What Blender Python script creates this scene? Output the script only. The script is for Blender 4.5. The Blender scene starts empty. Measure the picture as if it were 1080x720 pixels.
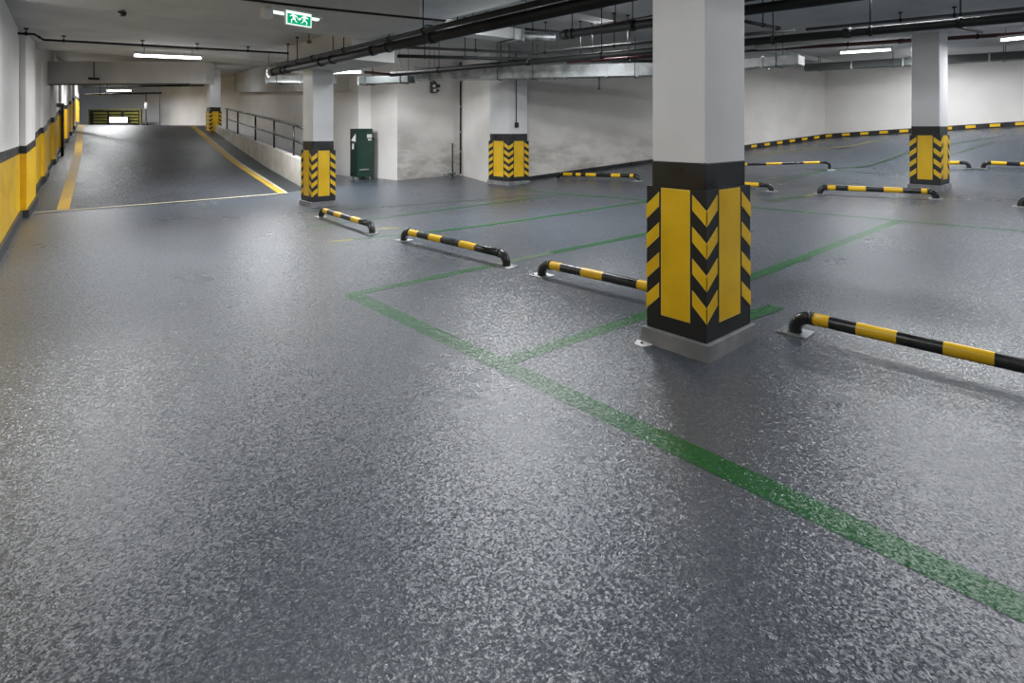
import bpy, bmesh, math, random
from mathutils import Vector, Matrix
random.seed(4)
SC = bpy.context.scene
COL = SC.collection

# ------------------------------------------------------------------ camera
F = 597.0; EYE = 1.6; HOR = 137.0; CX = 540.0
_n = math.hypot(.661, .750)
FW = (.661/_n, .750/_n); RT = (FW[1], -FW[0])
cd = bpy.data.cameras.new('camera'); cam = bpy.data.objects.new('camera', cd); COL.objects.link(cam)
cam.location = (0, 0, EYE)
cam.rotation_euler = (math.pi/2, 0, -math.atan2(FW[0], FW[1]))
cd.sensor_width = 36; cd.lens = F/1080*36; cd.shift_y = -(360-HOR)/1080
cd.clip_start = .05; cd.clip_end = 200
SC.camera = cam
# ------------------------------------------------------------------ world, view
w = bpy.data.worlds.new('world'); SC.world = w; w.use_nodes = True
bg = w.node_tree.nodes['Background']; bg.inputs[0].default_value = (.8, .9, 1, 1); bg.inputs[1].default_value = .04
SC.view_settings.view_transform = 'Standard'; SC.view_settings.look = 'None'
SC.view_settings.gamma = 1; SC.view_settings.use_curve_mapping = False
SC.view_settings.exposure = 1.0
SC.cycles.use_denoising = True; SC.cycles.denoising_prefilter = 'NONE'
SC.cycles.sample_clamp_indirect = 1.0; SC.cycles.sample_clamp_direct = 4; SC.cycles.use_adaptive_sampling = False
SC.cycles.caustics_reflective = False; SC.cycles.caustics_refractive = False; SC.cycles.blur_glossy = .6
LAMP_W = 32.0       # watts of one fluorescent fitting
TUBE_E = 9.0        # glow of the tube itself

# ------------------------------------------------------------------ floor shape
# level by the camera, falling gently for drainage further off, and a ramp rising along the far wall
WA = Vector((10.55, 11.62)); WB = Vector((20.7, 7.4)); WC = Vector((20.7, -7.0))
def _seg(p, a, b):
    d = b-a; t = max(0, min(1, (p-a).dot(d)/d.length_squared)); q = a+d*t
    return (p-q).length, t*d.length
def fz(x, y):
    s = x-5.0
    z = .0325*(math.log(1+math.exp(s*1.2))/1.2 if s < 20 else s)
    if s < -4: z = 0
    p = Vector((x, y))
    d1, s1 = _seg(p, WA, WB); d2, s2 = _seg(p, WB, WC); s2 += (WB-WA).length
    w1 = 1/(d1+.05)**4; w2 = 1/(d2+.05)**4
    sa = (s1*w1+s2*w2)/(w1+w2); d = min(d1, d2)
    if (p-WA).dot((WB-WA).orthogonal()) > 0 and False: d = 0
    t = max(0, min(1, d/5.0)); fall = 1-t*t*(3-2*t)
    return z+.0745*sa*fall
def ray(px):
    u = px-CX
    return (u*RT[0]+F*FW[0], u*RT[1]+F*FW[1])
def at(px, py, z):            # the point at height z that the picture shows at px, py
    D = F*(EYE-z)/(py-HOR); r = ray(px)
    return Vector((r[0]*D/F, r[1]*D/F, z))
def atD(px, py, D):
    r = ray(px)
    return Vector((r[0]*D/F, r[1]*D/F, EYE-(py-HOR)*D/F))
def ground(px, py):           # the same on the floor
    r = ray(px); D = 1.0
    def h(D): return EYE-(py-HOR)*D/F - fz(r[0]*D/F, r[1]*D/F)
    while h(D) > 0 and D < 60: D += .05
    a, b = D-.05, D
    for _ in range(30):
        m = (a+b)/2
        if h(m) > 0: a = m
        else: b = m
    return Vector((r[0]*a/F, r[1]*a/F, EYE-(py-HOR)*a/F))

# ------------------------------------------------------------------ materials
def mat(name, col, rough=.5, metal=0, spec=.5):
    m = bpy.data.materials.new(name); m.use_nodes = True
    b = m.node_tree.nodes['Principled BSDF']
    b.inputs['Base Color'].default_value = (*col, 1); b.inputs['Roughness'].default_value = rough
    b.inputs['Metallic'].default_value = metal; b.inputs['Specular IOR Level'].default_value = spec
    return m
def NL(m): return m.node_tree.nodes, m.node_tree.links, m.node_tree.nodes['Principled BSDF']
def mottle(m, c1, c2, scale=2., lo=.35, hi=.65, detail=4, bump=0, bscale=60, rlo=None, rhi=None, stretch=(1,1,1)):
    n, l, b = NL(m)
    tc = n.new('ShaderNodeTexCoord'); mp = n.new('ShaderNodeMapping'); mp.inputs['Scale'].default_value = stretch
    l.new(tc.outputs['Object'], mp.inputs[0])
    t = n.new('ShaderNodeTexNoise'); t.inputs['Scale'].default_value = scale; t.inputs['Detail'].default_value = detail
    l.new(mp.outputs[0], t.inputs[0])
    r = n.new('ShaderNodeValToRGB'); r.color_ramp.elements[0].position = lo; r.color_ramp.elements[1].position = hi
    r.color_ramp.elements[0].color = (*c1, 1); r.color_ramp.elements[1].color = (*c2, 1)
    l.new(t.outputs[0], r.inputs[0]); l.new(r.outputs[0], b.inputs['Base Color'])
    if bump:
        t2 = n.new('ShaderNodeTexNoise'); t2.inputs['Scale'].default_value = bscale; t2.inputs['Detail'].default_value = 3
        l.new(tc.outputs['Object'], t2.inputs[0])
        bp = n.new('ShaderNodeBump'); bp.inputs['Strength'].default_value = bump; bp.inputs['Distance'].default_value = .01
        l.new(t2.outputs[0], bp.inputs['Height']); l.new(bp.outputs[0], b.inputs['Normal'])
    if rlo is not None:
        mr = n.new('ShaderNodeMapRange'); mr.inputs[1].default_value = .3; mr.inputs[2].default_value = .7
        mr.inputs[3].default_value = rlo; mr.inputs[4].default_value = rhi
        l.new(t.outputs[0], mr.inputs[0]); l.new(mr.outputs[0], b.inputs['Roughness'])
    return m
TILT = .32
FLECK = (.33, .355, .39, 1); DARKG = (.018, .021, .027, 1)
def grit(m, c1, c2, strength=.9, rough=(.27, .29), scale=125., fleck=True, flecks=1., spec=.95):
    """resin floor: sandy anti-slip grit sealed under a clear coat"""
    n, l, b = NL(m)
    tc = n.new('ShaderNodeTexCoord')
    big = n.new('ShaderNodeTexNoise'); big.inputs['Scale'].default_value = .55; big.inputs['Detail'].default_value = 5; big.inputs['Roughness'].default_value = .6
    l.new(tc.outputs['Object'], big.inputs[0])
    r = n.new('ShaderNodeValToRGB'); r.color_ramp.elements[0].position = .32; r.color_ramp.elements[1].position = .68
    r.color_ramp.elements[0].color = (*c1, 1); r.color_ramp.elements[1].color = (*c2, 1)
    l.new(big.outputs[0], r.inputs[0])
    g = n.new('ShaderNodeTexNoise'); g.inputs['Scale'].default_value = scale; g.inputs['Detail'].default_value = 2; g.inputs['Roughness'].default_value = .65
    l.new(tc.outputs['Object'], g.inputs[0])
    v = n.new('ShaderNodeTexVoronoi'); v.inputs['Scale'].default_value = scale*1.15
    l.new(tc.outputs['Object'], v.inputs['Vector'])
    ad = n.new('ShaderNodeMath'); ad.operation = 'MULTIPLY_ADD'; ad.inputs[1].default_value = -.55
    l.new(v.outputs['Distance'], ad.inputs[0]); l.new(g.outputs[0], ad.inputs[2])
    bp = n.new('ShaderNodeBump'); bp.inputs['Strength'].default_value = .6; bp.inputs['Distance'].default_value = .0022*strength
    l.new(ad.outputs[0], bp.inputs['Height'])
    # every grain of grit is a small facet with its own tilt
    v2 = n.new('ShaderNodeTexVoronoi'); v2.inputs['Scale'].default_value = scale*.85; l.new(tc.outputs['Object'], v2.inputs['Vector'])
    c1_ = n.new('ShaderNodeVectorMath'); c1_.operation = 'SUBTRACT'; c1_.inputs[1].default_value = (.5, .5, .5); l.new(v2.outputs['Color'], c1_.inputs[0])
    c2_ = n.new('ShaderNodeVectorMath'); c2_.operation = 'MULTIPLY'; c2_.inputs[1].default_value = (TILT*strength, TILT*strength, 0); l.new(c1_.outputs[0], c2_.inputs[0])
    c3_ = n.new('ShaderNodeVectorMath'); c3_.operation = 'ADD'; l.new(c2_.outputs[0], c3_.inputs[0]); l.new(bp.outputs[0], c3_.inputs[1])
    c4_ = n.new('ShaderNodeVectorMath'); c4_.operation = 'NORMALIZE'; l.new(c3_.outputs[0], c4_.inputs[0]); l.new(c4_.outputs[0], b.inputs['Normal'])
    if fleck:
        # pale and dark aggregate flecks in three sizes, the grit's sparkle put into colour
        prev = r.outputs[0]
        for sc_, lo_, hi_, am_, dk_ in ((scale*1.2, .60, .92, .45, .8), (scale*.6, .57, .78, .15, .45), (scale*.27, .54, .76, .06, .15)):
            a_ = n.new('ShaderNodeTexNoise'); a_.inputs['Scale'].default_value = sc_; a_.inputs['Detail'].default_value = 1.5; a_.inputs['Roughness'].default_value = .7
            l.new(tc.outputs['Object'], a_.inputs[0])
            gt = n.new('ShaderNodeMapRange'); gt.inputs[1].default_value = lo_; gt.inputs[2].default_value = hi_; gt.inputs[3].default_value = 0; gt.inputs[4].default_value = am_*2*flecks
            l.new(a_.outputs[0], gt.inputs[0])
            mx = n.new('ShaderNodeMix'); mx.data_type = 'RGBA'; mx.inputs[7].default_value = FLECK
            l.new(gt.outputs[0], mx.inputs[0]); l.new(prev, mx.inputs[6])
            dk = n.new('ShaderNodeMapRange'); dk.inputs[1].default_value = .46; dk.inputs[2].default_value = .28; dk.inputs[3].default_value = 0; dk.inputs[4].default_value = dk_
            l.new(a_.outputs[0], dk.inputs[0])
            mx2 = n.new('ShaderNodeMix'); mx2.data_type = 'RGBA'; mx2.inputs[7].default_value = DARKG
            l.new(dk.outputs[0], mx2.inputs[0]); l.new(mx.outputs[2], mx2.inputs[6]); prev = mx2.outputs[2]
        l.new(prev, b.inputs['Base Color'])
    else:
        l.new(r.outputs[0], b.inputs['Base Color'])
    mr = n.new('ShaderNodeMapRange'); mr.inputs[1].default_value = .3; mr.inputs[2].default_value = .7
    mr.inputs[3].default_value = rough[0]; mr.inputs[4].default_value = rough[1]
    l.new(big.outputs[0], mr.inputs[0]); l.new(mr.outputs[0], b.inputs['Roughness'])
    b.inputs['Specular IOR Level'].default_value = spec
    return m

M = {}
M['floor'] = grit(mat('grey resin floor', (.1,.1,.1)), (.042, .053, .069), (.061, .075, .095))
M['green'] = grit(mat('green line paint', (.02,.15,.04)), (.003, .062, .014), (.008, .105, .026), fleck=False, spec=.4)
M['greenold'] = grit(mat('worn green line paint', (.02,.15,.04)), (.008, .040, .016), (.016, .060, .026), fleck=False)
M['fadedgreen'] = grit(mat('faded green line paint', (.02,.15,.04)), (.06, .10, .05), (.09, .14, .08), fleck=False)
M['yline'] = grit(mat('yellow line paint', (.5,.3,.05)), (.34, .21, .02), (.50, .32, .05), strength=.4, fleck=False, spec=.3, rough=(.5, .6))
M['oldy'] = grit(mat('worn yellow line paint', (.5,.3,.05)), (.20, .17, .06), (.34, .29, .11), strength=.4, fleck=False, spec=.3, rough=(.5, .6))
M['cream'] = grit(mat('cream line paint', (.5,.3,.05)), (.30, .27, .20), (.46, .42, .33), strength=.4, fleck=False, spec=.3, rough=(.5, .6))
M['ramp'] = grit(mat('ramp floor', (.05,.05,.06)), (.020, .024, .030), (.036, .041, .050), rough=(.4,.5), scale=50, flecks=.25)
M['gutter'] = grit(mat('gutter floor', (.02,.03,.03)), (.008, .013, .016), (.018, .024, .028), rough=(.4,.5), flecks=.1)
M['white'] = mottle(mat('white wall paint', (.6,.6,.58), .6), (.72, .70, .675), (.82, .80, .78), .8, bump=.15, bscale=25)
M['pillar'] = mottle(mat('pillar paint', (.6,.6,.62), .45), (.66, .665, .685), (.74, .745, .76), 1.2, bump=.1, bscale=20)
M['ceil'] = mottle(mat('ceiling paint', (.4,.4,.4), .75), (.52, .52, .51), (.64, .635, .625), 1.1, bump=.2, bscale=12)
M['grey'] = mottle(mat('grey concrete', (.16,.17,.18), .6), (.15, .155, .165), (.24, .245, .25), 5, bump=.3, bscale=70)
M['parapet'] = mottle(mat('parapet paint', (.5,.48,.45), .7), (.44, .43, .40), (.58, .56, .53), 2, bump=.2)
M['yellow'] = mottle(mat('yellow paint', (.6,.38,.02), .4), (.72, .43, .008), (.84, .52, .014), 3, rlo=.3, rhi=.5)
M['yedge'] = mat('pale yellow edging', (.80, .58, .10), .4)
M['black'] = mottle(mat('black paint', (.012,.013,.015), .35), (.009, .010, .012), (.018, .019, .022), 6, rlo=.25, rhi=.45)
M['rubber'] = mat('black rubber', (.010, .011, .013), .5)
M['darkkerb'] = mat('dark kerb paint', (.035, .037, .042), .5)
M['steel'] = mottle(mat('galvanised steel', (.5,.52,.54), .4, .7), (.22, .235, .24), (.50, .515, .52), 4, rlo=.35, rhi=.6)
M['bolt'] = mat('zinc bolt', (.5, .5, .5), .3, 1)
M['darkpipe'] = mottle(mat('dark painted pipe', (.02,.022,.022), .55, 0, .3), (.005, .006, .006), (.012, .014, .014), 4)
M['redpipe'] = mottle(mat('dark red painted pipe', (.1,.015,.015), .45), (.025, .004, .005), (.07, .010, .011), 2.5)
M['conduit'] = mat('grey conduit', (.055, .062, .062), .55, .1)
M['fitting'] = mat('white enamel', (.75, .76, .76), .35)
M['cabinet'] = mottle(mat('dark green enamel', (.01,.05,.03), .35), (.006, .035, .023), (.010, .050, .034), 3)
M['cabdark'] = mat('very dark green enamel', (.004, .018, .013), .4)
M['plate'] = mat('dark grey iron', (.05, .05, .05), .5, .5)
M['whitesheet'] = mat('white label', (.75, .78, .76), .5)
M['olive'] = mottle(mat('olive yellow panel', (.13,.13,.02), .6), (.13, .13, .02), (.22, .21, .035), 6)
def emit(name, col, s):
    m = bpy.data.materials.new(name); m.use_nodes = True; n = m.node_tree.nodes; n.clear()
    e = n.new('ShaderNodeEmission'); e.inputs[0].default_value = (*col, 1); e.inputs[1].default_value = s
    o = n.new('ShaderNodeOutputMaterial'); m.node_tree.links.new(e.outputs[0], o.inputs[0]); return m
M['tube'] = emit('lit fluorescent tube', (.97, .99, 1), TUBE_E)
M['signwhite'] = emit('lit sign white', (.85, 1, .92), .6)
M['signgreen'] = emit('lit sign green', (.0, .20, .085), 1.0)
M['litbox'] = emit('lit white panel', (1, 1, .93), 1.1)
# stained wall by the corner
def stained():
    m = mottle(mat('stained wall paint', (.5,.5,.48), .65), (.66, .635, .605), (.78, .755, .725), .8, bump=.15, bscale=25)
    n, l, b = NL(m)
    src = b.inputs['Base Color'].links[0].from_socket
    tc = n.new('ShaderNodeTexCoord'); sp = n.new('ShaderNodeSeparateXYZ'); l.new(tc.outputs['Object'], sp.inputs[0])
    nz = n.new('ShaderNodeTexNoise'); nz.inputs['Scale'].default_value = 1.3; nz.inputs['Detail'].default_value = 6; nz.inputs['Roughness'].default_value = .65
    mp = n.new('ShaderNodeMapping'); mp.inputs['Scale'].default_value = (.6, .6, 1.6); l.new(tc.outputs['Object'], mp.inputs[0]); l.new(mp.outputs[0], nz.inputs[0])
    h = n.new('ShaderNodeMapRange'); h.inputs[1].default_value = 1.9; h.inputs[2].default_value = .2; h.inputs[3].default_value = 0; h.inputs[4].default_value = 1
    l.new(sp.outputs['Z'], h.inputs[0])
    q = n.new('ShaderNodeMapRange'); q.inputs[1].default_value = .42; q.inputs[2].default_value = .68; l.new(nz.outputs[0], q.inputs[0])
    mu = n.new('ShaderNodeMath'); mu.operation = 'MULTIPLY'; l.new(h.outputs[0], mu.inputs[0]); l.new(q.outputs[0], mu.inputs[1])
    mx = n.new('ShaderNodeMix'); mx.data_type = 'RGBA'; mx.inputs[7].default_value = (.15, .115, .085, 1)
    l.new(mu.outputs[0], mx.inputs[0]); l.new(src, mx.inputs[6]); l.new(mx.outputs[2], b.inputs['Base Color'])
    return m
M['stain'] = stained()

# ------------------------------------------------------------------ builders
class MB:
    def __init__(s, *mats): s.bm = bmesh.new(); s.mats = list(mats)
    def face(s, pts, mi=0, smooth=False):
        f = s.bm.faces.new([s.bm.verts.new(p) for p in pts]); f.material_index = mi; f.smooth = smooth; return f
    def hexa(s, lo, hi, mi=0):     # lo, hi: four points each, same order
        a = [s.bm.verts.new(p) for p in lo]; b = [s.bm.verts.new(p) for p in hi]
        fs = [s.bm.faces.new(a[::-1]), s.bm.faces.new(b)]
        for i in range(len(a)):
            j = (i+1) % len(a); fs.append(s.bm.faces.new((a[i], a[j], b[j], b[i])))
        for f in fs: f.material_index = mi
    def box(s, x0, x1, y0, y1, z0, z1, mi=0):
        s.hexa([(x0,y0,z0),(x1,y0,z0),(x1,y1,z0),(x0,y1,z0)], [(x0,y0,z1),(x1,y0,z1),(x1,y1,z1),(x0,y1,z1)], mi)
    def prism(s, poly, z0, z1, mi=0):
        s.hexa([(p[0],p[1],z0) for p in poly], [(p[0],p[1],z1) for p in poly], mi)
    def slab(s, a, b, th, z0, z1, mi=0, side=1):   # vertical slab from a to b, thickness to the left (side=1)
        a = Vector(a[:2]); b = Vector(b[:2]); d = (b-a).normalized(); n = Vector((-d.y, d.x))*th*side
        p = [a, b, b+n, a+n]
        if side < 0: p = p[::-1]
        s.prism(p, z0, z1, mi)
    def beam(s, a, b, wd, ht, mi=0):               # bar of width wd and height ht between two 3-D points
        a = Vector(a); b = Vector(b); d = (b-a).normalized()
        up = Vector((0,0,1)) if abs(d.z) < .95 else Vector((0,1,0))
        r = d.cross(up).normalized(); u = r.cross(d)
        q = [r*wd/2+u*ht/2, -r*wd/2+u*ht/2, -r*wd/2-u*ht/2, r*wd/2-u*ht/2]
        s.hexa([a+k for k in q], [b+k for k in q], mi)
    def tube(s, pts, r, seg=12, mi=0, caps=True):
        pts = [Vector(p) for p in pts]; rings = []
        rs = r if isinstance(r, (list, tuple)) else [r]*len(pts)
        mis = mi if isinstance(mi, (list, tuple)) else [mi]*(len(pts)-1)
        ref = None
        for i, p in enumerate(pts):
            if i == 0: d = pts[1]-p
            elif i == len(pts)-1: d = p-pts[i-1]
            else:
                d = (pts[i+1]-p).normalized()+(p-pts[i-1]).normalized()
            d.normalize()
            if ref is None: ref = d.orthogonal().normalized()
            ref = (ref-d*ref.dot(d)).normalized(); bn = d.cross(ref)
            rings.append([s.bm.verts.new(p+(ref*math.cos(t)+bn*math.sin(t))*rs[i]) for t in [2*math.pi*k/seg for k in range(seg)]])
        for i in range(len(pts)-1):
            for k in range(seg):
                f = s.bm.faces.new((rings[i][k], rings[i][(k+1)%seg], rings[i+1][(k+1)%seg], rings[i+1][k]))
                f.smooth = True; f.material_index = mis[i]
        if caps:
            f = s.bm.faces.new(rings[0][::-1]); f.material_index = mis[0]
            f = s.bm.faces.new(rings[-1]); f.material_index = mis[-1]
    def strip(s, pts, wd, lift=.004, mi=0, step=.5, ground_z=None, side=None):   # painted line following the floor
        gz = ground_z or fz
        P = []
        for a, b in zip(pts[:-1], pts[1:]):
            a = Vector(a[:2]); b = Vector(b[:2]); n = max(1, int((b-a).length/step))
            P += [a+(b-a)*i/n for i in range(n)]
        P.append(Vector(pts[-1][:2]))
        row = []
        for i, p in enumerate(P):
            d = (P[min(i+1, len(P)-1)]-P[max(i-1, 0)]).normalized(); n = Vector((-d.y, d.x))*wd/2
            row.append([s.bm.verts.new((q.x, q.y, gz(q.x, q.y)+lift*.4)) for q in (p-n, p+n)])
        for i in range(len(row)-1):
            f = s.bm.faces.new((row[i][0], row[i+1][0], row[i+1][1], row[i][1])); f.material_index = mi
    def build(s, name, parent=None, origin=None, bevel=0, label=None):
        bmesh.ops.recalc_face_normals(s.bm, faces=s.bm.faces)
        me = bpy.data.meshes.new(name)
        if origin is not None:
            bmesh.ops.translate(s.bm, verts=s.bm.verts, vec=-Vector(origin))
        s.bm.to_mesh(me); s.bm.free()
        for m in s.mats: me.materials.append(M[m])
        o = bpy.data.objects.new(name, me); COL.objects.link(o)
        if origin is not None: o.location = origin
        if parent is not None: o.parent = parent
        if bevel:
            bv = o.modifiers.new('bevel', 'BEVEL'); bv.width = bevel; bv.segments = 2; bv.limit_method = 'ANGLE'
        if label: o['label'] = label
        return o
def thing(name, loc, label, cat, group=None, rz=0):
    o = bpy.data.objects.new(name, None); COL.objects.link(o); o.location = loc; o.rotation_euler.z = rz
    o.empty_display_size = .1
    o['label'] = label; o['category'] = cat
    if group: o['group'] = group
    return o
def tag(o, label, cat, group=None):
    o['label'] = label; o['category'] = cat
    if group: o['group'] = group
    return o
def struct(o): o['kind'] = 'structure'; return o
def part(mb, name, root, **k):      # mesh given in world coordinates, hung under a root at its own place
    o = mb.build(name, None, **k)
    o.parent = root; o.matrix_parent_inverse = Matrix.Translation(root.location).inverted() if root.rotation_euler.z == 0 else (Matrix.Translation(root.location) @ Matrix.Rotation(root.rotation_euler.z, 4, 'Z')).inverted()
    return o
def sub(mb, name, par, **k):        # sub-part: parent lies at the world origin of its own root
    o = mb.build(name, None, **k); o.parent = par
    return o

# ------------------------------------------------------------------ floor
mb = MB('floor')
xs = [-3+.5*i for i in range(49)]; ys = [-7+.5*i for i in range(54)]
V = {}
for i, x in enumerate(xs):
    for j, y in enumerate(ys): V[i, j] = mb.bm.verts.new((x, y, fz(x, y)))
for i in range(len(xs)-1):
    for j in range(len(ys)-1):
        f = mb.bm.faces.new((V[i,j], V[i+1,j], V[i+1,j+1], V[i,j+1])); f.smooth = True
floor = struct(mb.build('floor'))

LW = .135
def line(name, pts, wd=LW, m='green', lift=.004, label=None):
    mb = MB(m); mb.strip(pts, wd, lift); o = mb.build(name, floor); o['label'] = label or 'painted line'; return o
g = ground
line('parking_line', [(2.47, 5.19), (2.55, -.9)], .155, label='thick green line along the front of the bays')
line('parking_line', [(2.47, 2.96), g(949, 232)], .13, lift=.005, label='green line dividing two bays behind the near pillar')
line('parking_line', [(2.42, 5.16), g(525, 278.7)], .12, lift=.005, label='green line at the corner of the front bay')
line('parking_line', [g(525, 278.7), g(580, 266.8)], .10, 'fadedgreen', lift=.005, label='worn pale green stretch of bay line')
line('parking_line', [g(580, 266.8), g(700, 242.6)], .12, lift=.005, label='green line meeting the near pillar from behind')
line('parking_line', [(4.45, 2.32), g(819, 323.2)], .15, lift=.006, label='short green stub beside the near pillar')
line('parking_line', [g(350, 255), g(372, 252.5)], .11, 'oldy', lift=.005)
line('parking_line', [g(372, 252.5), g(415, 248), g(460, 244), g(540, 233.8), g(690, 211)], .11, lift=.005, label='dark green bay line')
line('parking_line', [g(322, 239), g(345, 236.6), g(400, 230.2), g(481, 219.4), g(598, 204.7)], .10, lift=.005)
line('parking_line', [g(303, 225.5), g(345, 222), g(400, 218.4), g(577, 205)], .09, 'greenold', lift=.005)
line('parking_line', [g(545, 199.4), g(598, 204.8), g(690, 212), g(797, 218.9), g(947, 232.6), g(1095, 245)], .11, lift=.006, label='long green line along the back of the bays')
line('parking_line', [g(810, 212.5), g(860, 204.5)], .3, 'greenold', lift=.005)
line('parking_line', [g(797, 196.5), g(878, 177.5), g(965, 158), g(1045, 145)], .09, 'greenold', lift=.005)
line('parking_line', [g(1004, 163), g(1050, 149)], .07, 'greenold', lift=.006)
line('parking_line', [g(797, 192.3), g(870, 178.4), g(960, 181), g(1085, 203)], .05, 'greenold', lift=.006)
line('parking_line', [g(790, 164.5), g(850, 157), g(925, 148)], .08, 'oldy', lift=.006, label='thin yellow line along the rising far lane')
line('parking_line', [g(397, 241.5), g(420, 240.5)], .10, 'oldy', lift=.006)
line('parking_line', [g(522, 280.2), g(538, 277.2)], .07, 'oldy', lift=.007)
line('parking_line', [g(988, 208.8), g(1000, 209.3)], .07, 'oldy', lift=.006)
line('parking_line', [g(850, 206.6), g(866, 203.6)], .07, 'oldy', lift=.006)

# ------------------------------------------------------------------ ramp on the left
RY0 = 14.35; GR = .107
def rz(x, y): return max(0., GR*(y-RY0))
RL = [(.15, RY0), (.37, 16.5), (1.0, 22.2), (2.1, 32.0)]        # foot of the left wall
RR = [(5.62, RY0), (5.77, 15.1), (5.95, 18.4), (6.6, 25.2), (7.2, 30.6), (7.3, 32.0)]
def interp(P, y):
    for (x0, y0), (x1, y1) in zip(P[:-1], P[1:]):
        if y <= y1 or (x1, y1) == P[-1]: return x0+(x1-x0)*(y-y0)/(y1-y0)
YL = [(.74, RY0), (1.5, 22.0), (2.3, 32.0)]
YR = [(5.05, RY0), (5.35, 19.7), (6.7, 32.4)]
mb = MB('ramp', 'gutter')
CREST = 31.6
N = 60
rows = []
for i in range(N+1):
    y = RY0+(CREST-RY0)*i/N; z = rz(0, y)+.002
    if i > N-6: z -= .02*((i-(N-6))/6)**2
    row = [interp(RL, y)-.05, interp(YL, y)-.02, interp(YR, y)+.02, interp(RR, y)+.05]
    rows.append([mb.bm.verts.new((x, y, z)) for x in row])
for a, b in zip(rows[:-1], rows[1:]):
    for k in range(3):
        f = mb.bm.faces.new((a[k], a[k+1], b[k+1], b[k])); f.material_index = 0 if k == 1 else 1
top = [v.co.copy() for v in rows[-1]]
mb.face([top[0], top[3], top[3]+Vector((2.5, 7, 0)), top[0]+Vector((-1, 7, 0))])
mb.build('ramp', floor, label='dark grey ramp rising to the back left')
def rline(P, wd, m, lab, dx=0, y1=31.4, n=24):
    mb = MB(m); pts = [(interp(P, y)+dx, y) for y in [RY0+.03+(y1-RY0)*i/n for i in range(n+1)]]
    mb.strip(pts, wd, .008, ground_z=rz, step=1); mb.build('ramp_line', floor, label=lab)
rline(YL, .20, 'yline', 'yellow edge line on the left of the ramp')
rline(YL, .06, 'gutter', 'dark teal edge beside yellow line', dx=-.14)
rline(YR, .17, 'yline', 'yellow edge line on the right of the ramp')
rline(YR, .08, 'cream', 'cream edge beside yellow line', dx=.12)
line('ramp_line', [(.15, 14.25), (2.8, 14.28), (5.15, 14.32)], .15, 'cream', .03, 'thin cream line across the foot of the ramp')
# grooves across the ramp foot
mb = MB('gutter'); mb.strip([(.3, 14.40), (5.0, 14.44)], .05, .012, ground_z=rz); mb.build('joint', floor)

# ------------------------------------------------------------------ walls
def wall(name, pts, z0, z1, m='white', th=.25, side=1):
    mb = MB(m)
    for a, b in zip(pts[:-1], pts[1:]): mb.slab(a, b, th, z0, z1, side=side)
    return struct(mb.build(name))
# left wall: white above a black band above yellow, dark kerb at the foot; pilasters step out along it
LWP = [(-1.05, -7.0), (-.50, 3.5), (-.13, 9.9), (.08, 13.6), (.37, 16.5), (1.0, 22.2), (2.1, 32.0), (2.5, 36)]
def lzw(y): return max(0., GR*(y-RY0)) if y < 31.6 else GR*(31.6-RY0)
mb = MB('white', 'black', 'yellow', 'darkkerb')
def lwall_piece(a, b, off, n=1):
    a = Vector(a); b = Vector(b); d = (b-a); nrm = Vector((d.y, -d.x)).normalized()
    for i in range(n):
        p = a+d*i/n; q = a+d*(i+1)/n
        for (h0, h1, mi, o2) in ((-.3, .14, 3, .05), (.14, 1.17, 2, .012), (1.17, 1.31, 1, .014), (1.31, None, 0, 0)):
            zp, zq = lzw(p.y), lzw(q.y)
            bk = -.25
            P = [p+nrm*bk, q+nrm*bk, q+nrm*(off+o2), p+nrm*(off+o2)]
            lo = [(P[0].x,P[0].y,zp+h0),(P[1].x,P[1].y,zq+h0),(P[2].x,P[2].y,zq+h0),(P[3].x,P[3].y,zp+h0)]
            H = (lambda z: 3.8) if h1 is None else (lambda z: z+h1)
            hi = [(x, y, H(0) if h1 is None else (zp+h1 if k in (0, 3) else zq+h1)) for k, (x, y, z) in enumerate(lo)]
            mb.hexa(lo, hi, mi)
for a, b in zip(LWP[:-1], LWP[1:]):
    lwall_piece(a, b, 0, max(1, int((b[1]-a[1])/2.0)))
def lwx(y): return interp(LWP, y)
for (y0, y1, off) in ((13.6, 15.3, .09), (17.6, 18.5, .05), (20.3, 21.2, .06), (22.9, 23.8, .07), (25.2, 26.1, .07), (27.4, 28.3, .07), (29.4, 30.3, .07)):
    lwall_piece((lwx(y0), y0), (lwx(y1), y1), off)
struct(mb.build('wall_left'))

# back of the ramp
bk0 = atD(56, 130, 34.0); bk1 = atD(168, 130, 33.0); bk2 = atD(226, 130, 30.0)
wall('wall_back', [bk0, bk1], 1.0, 4.6)
wall('wall_back_right', [bk1-Vector((0.02, .4, 0)), bk2, Vector((9.1, 30.9, 0))], 1.0, 4.6)
# parapet beside the ramp
mb = MB('parapet')
pp = [(5.62, 14.62, .72), (5.77, 15.1, .72), (5.95, 18.4, .66), (6.6, 25.2, .42), (7.2, 30.6, .22)]
for (x0, y0, h0), (x1, y1, h1) in zip(pp[:-1], pp[1:]):
    lo = [(x0, y0, -.1), (x0+.2, y0, -.1), (x1+.2, y1, -.1), (x1, y1, -.1)]
    hi = [(x0, y0, rz(0,y0)+h0), (x0+.2, y0, rz(0,y0)+h0), (x1+.2, y1, rz(0,y1)+h1), (x1, y1, rz(0,y1)+h1)]
    mb.hexa(lo, hi)
struct(mb.build('wall_parapet'))

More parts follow.
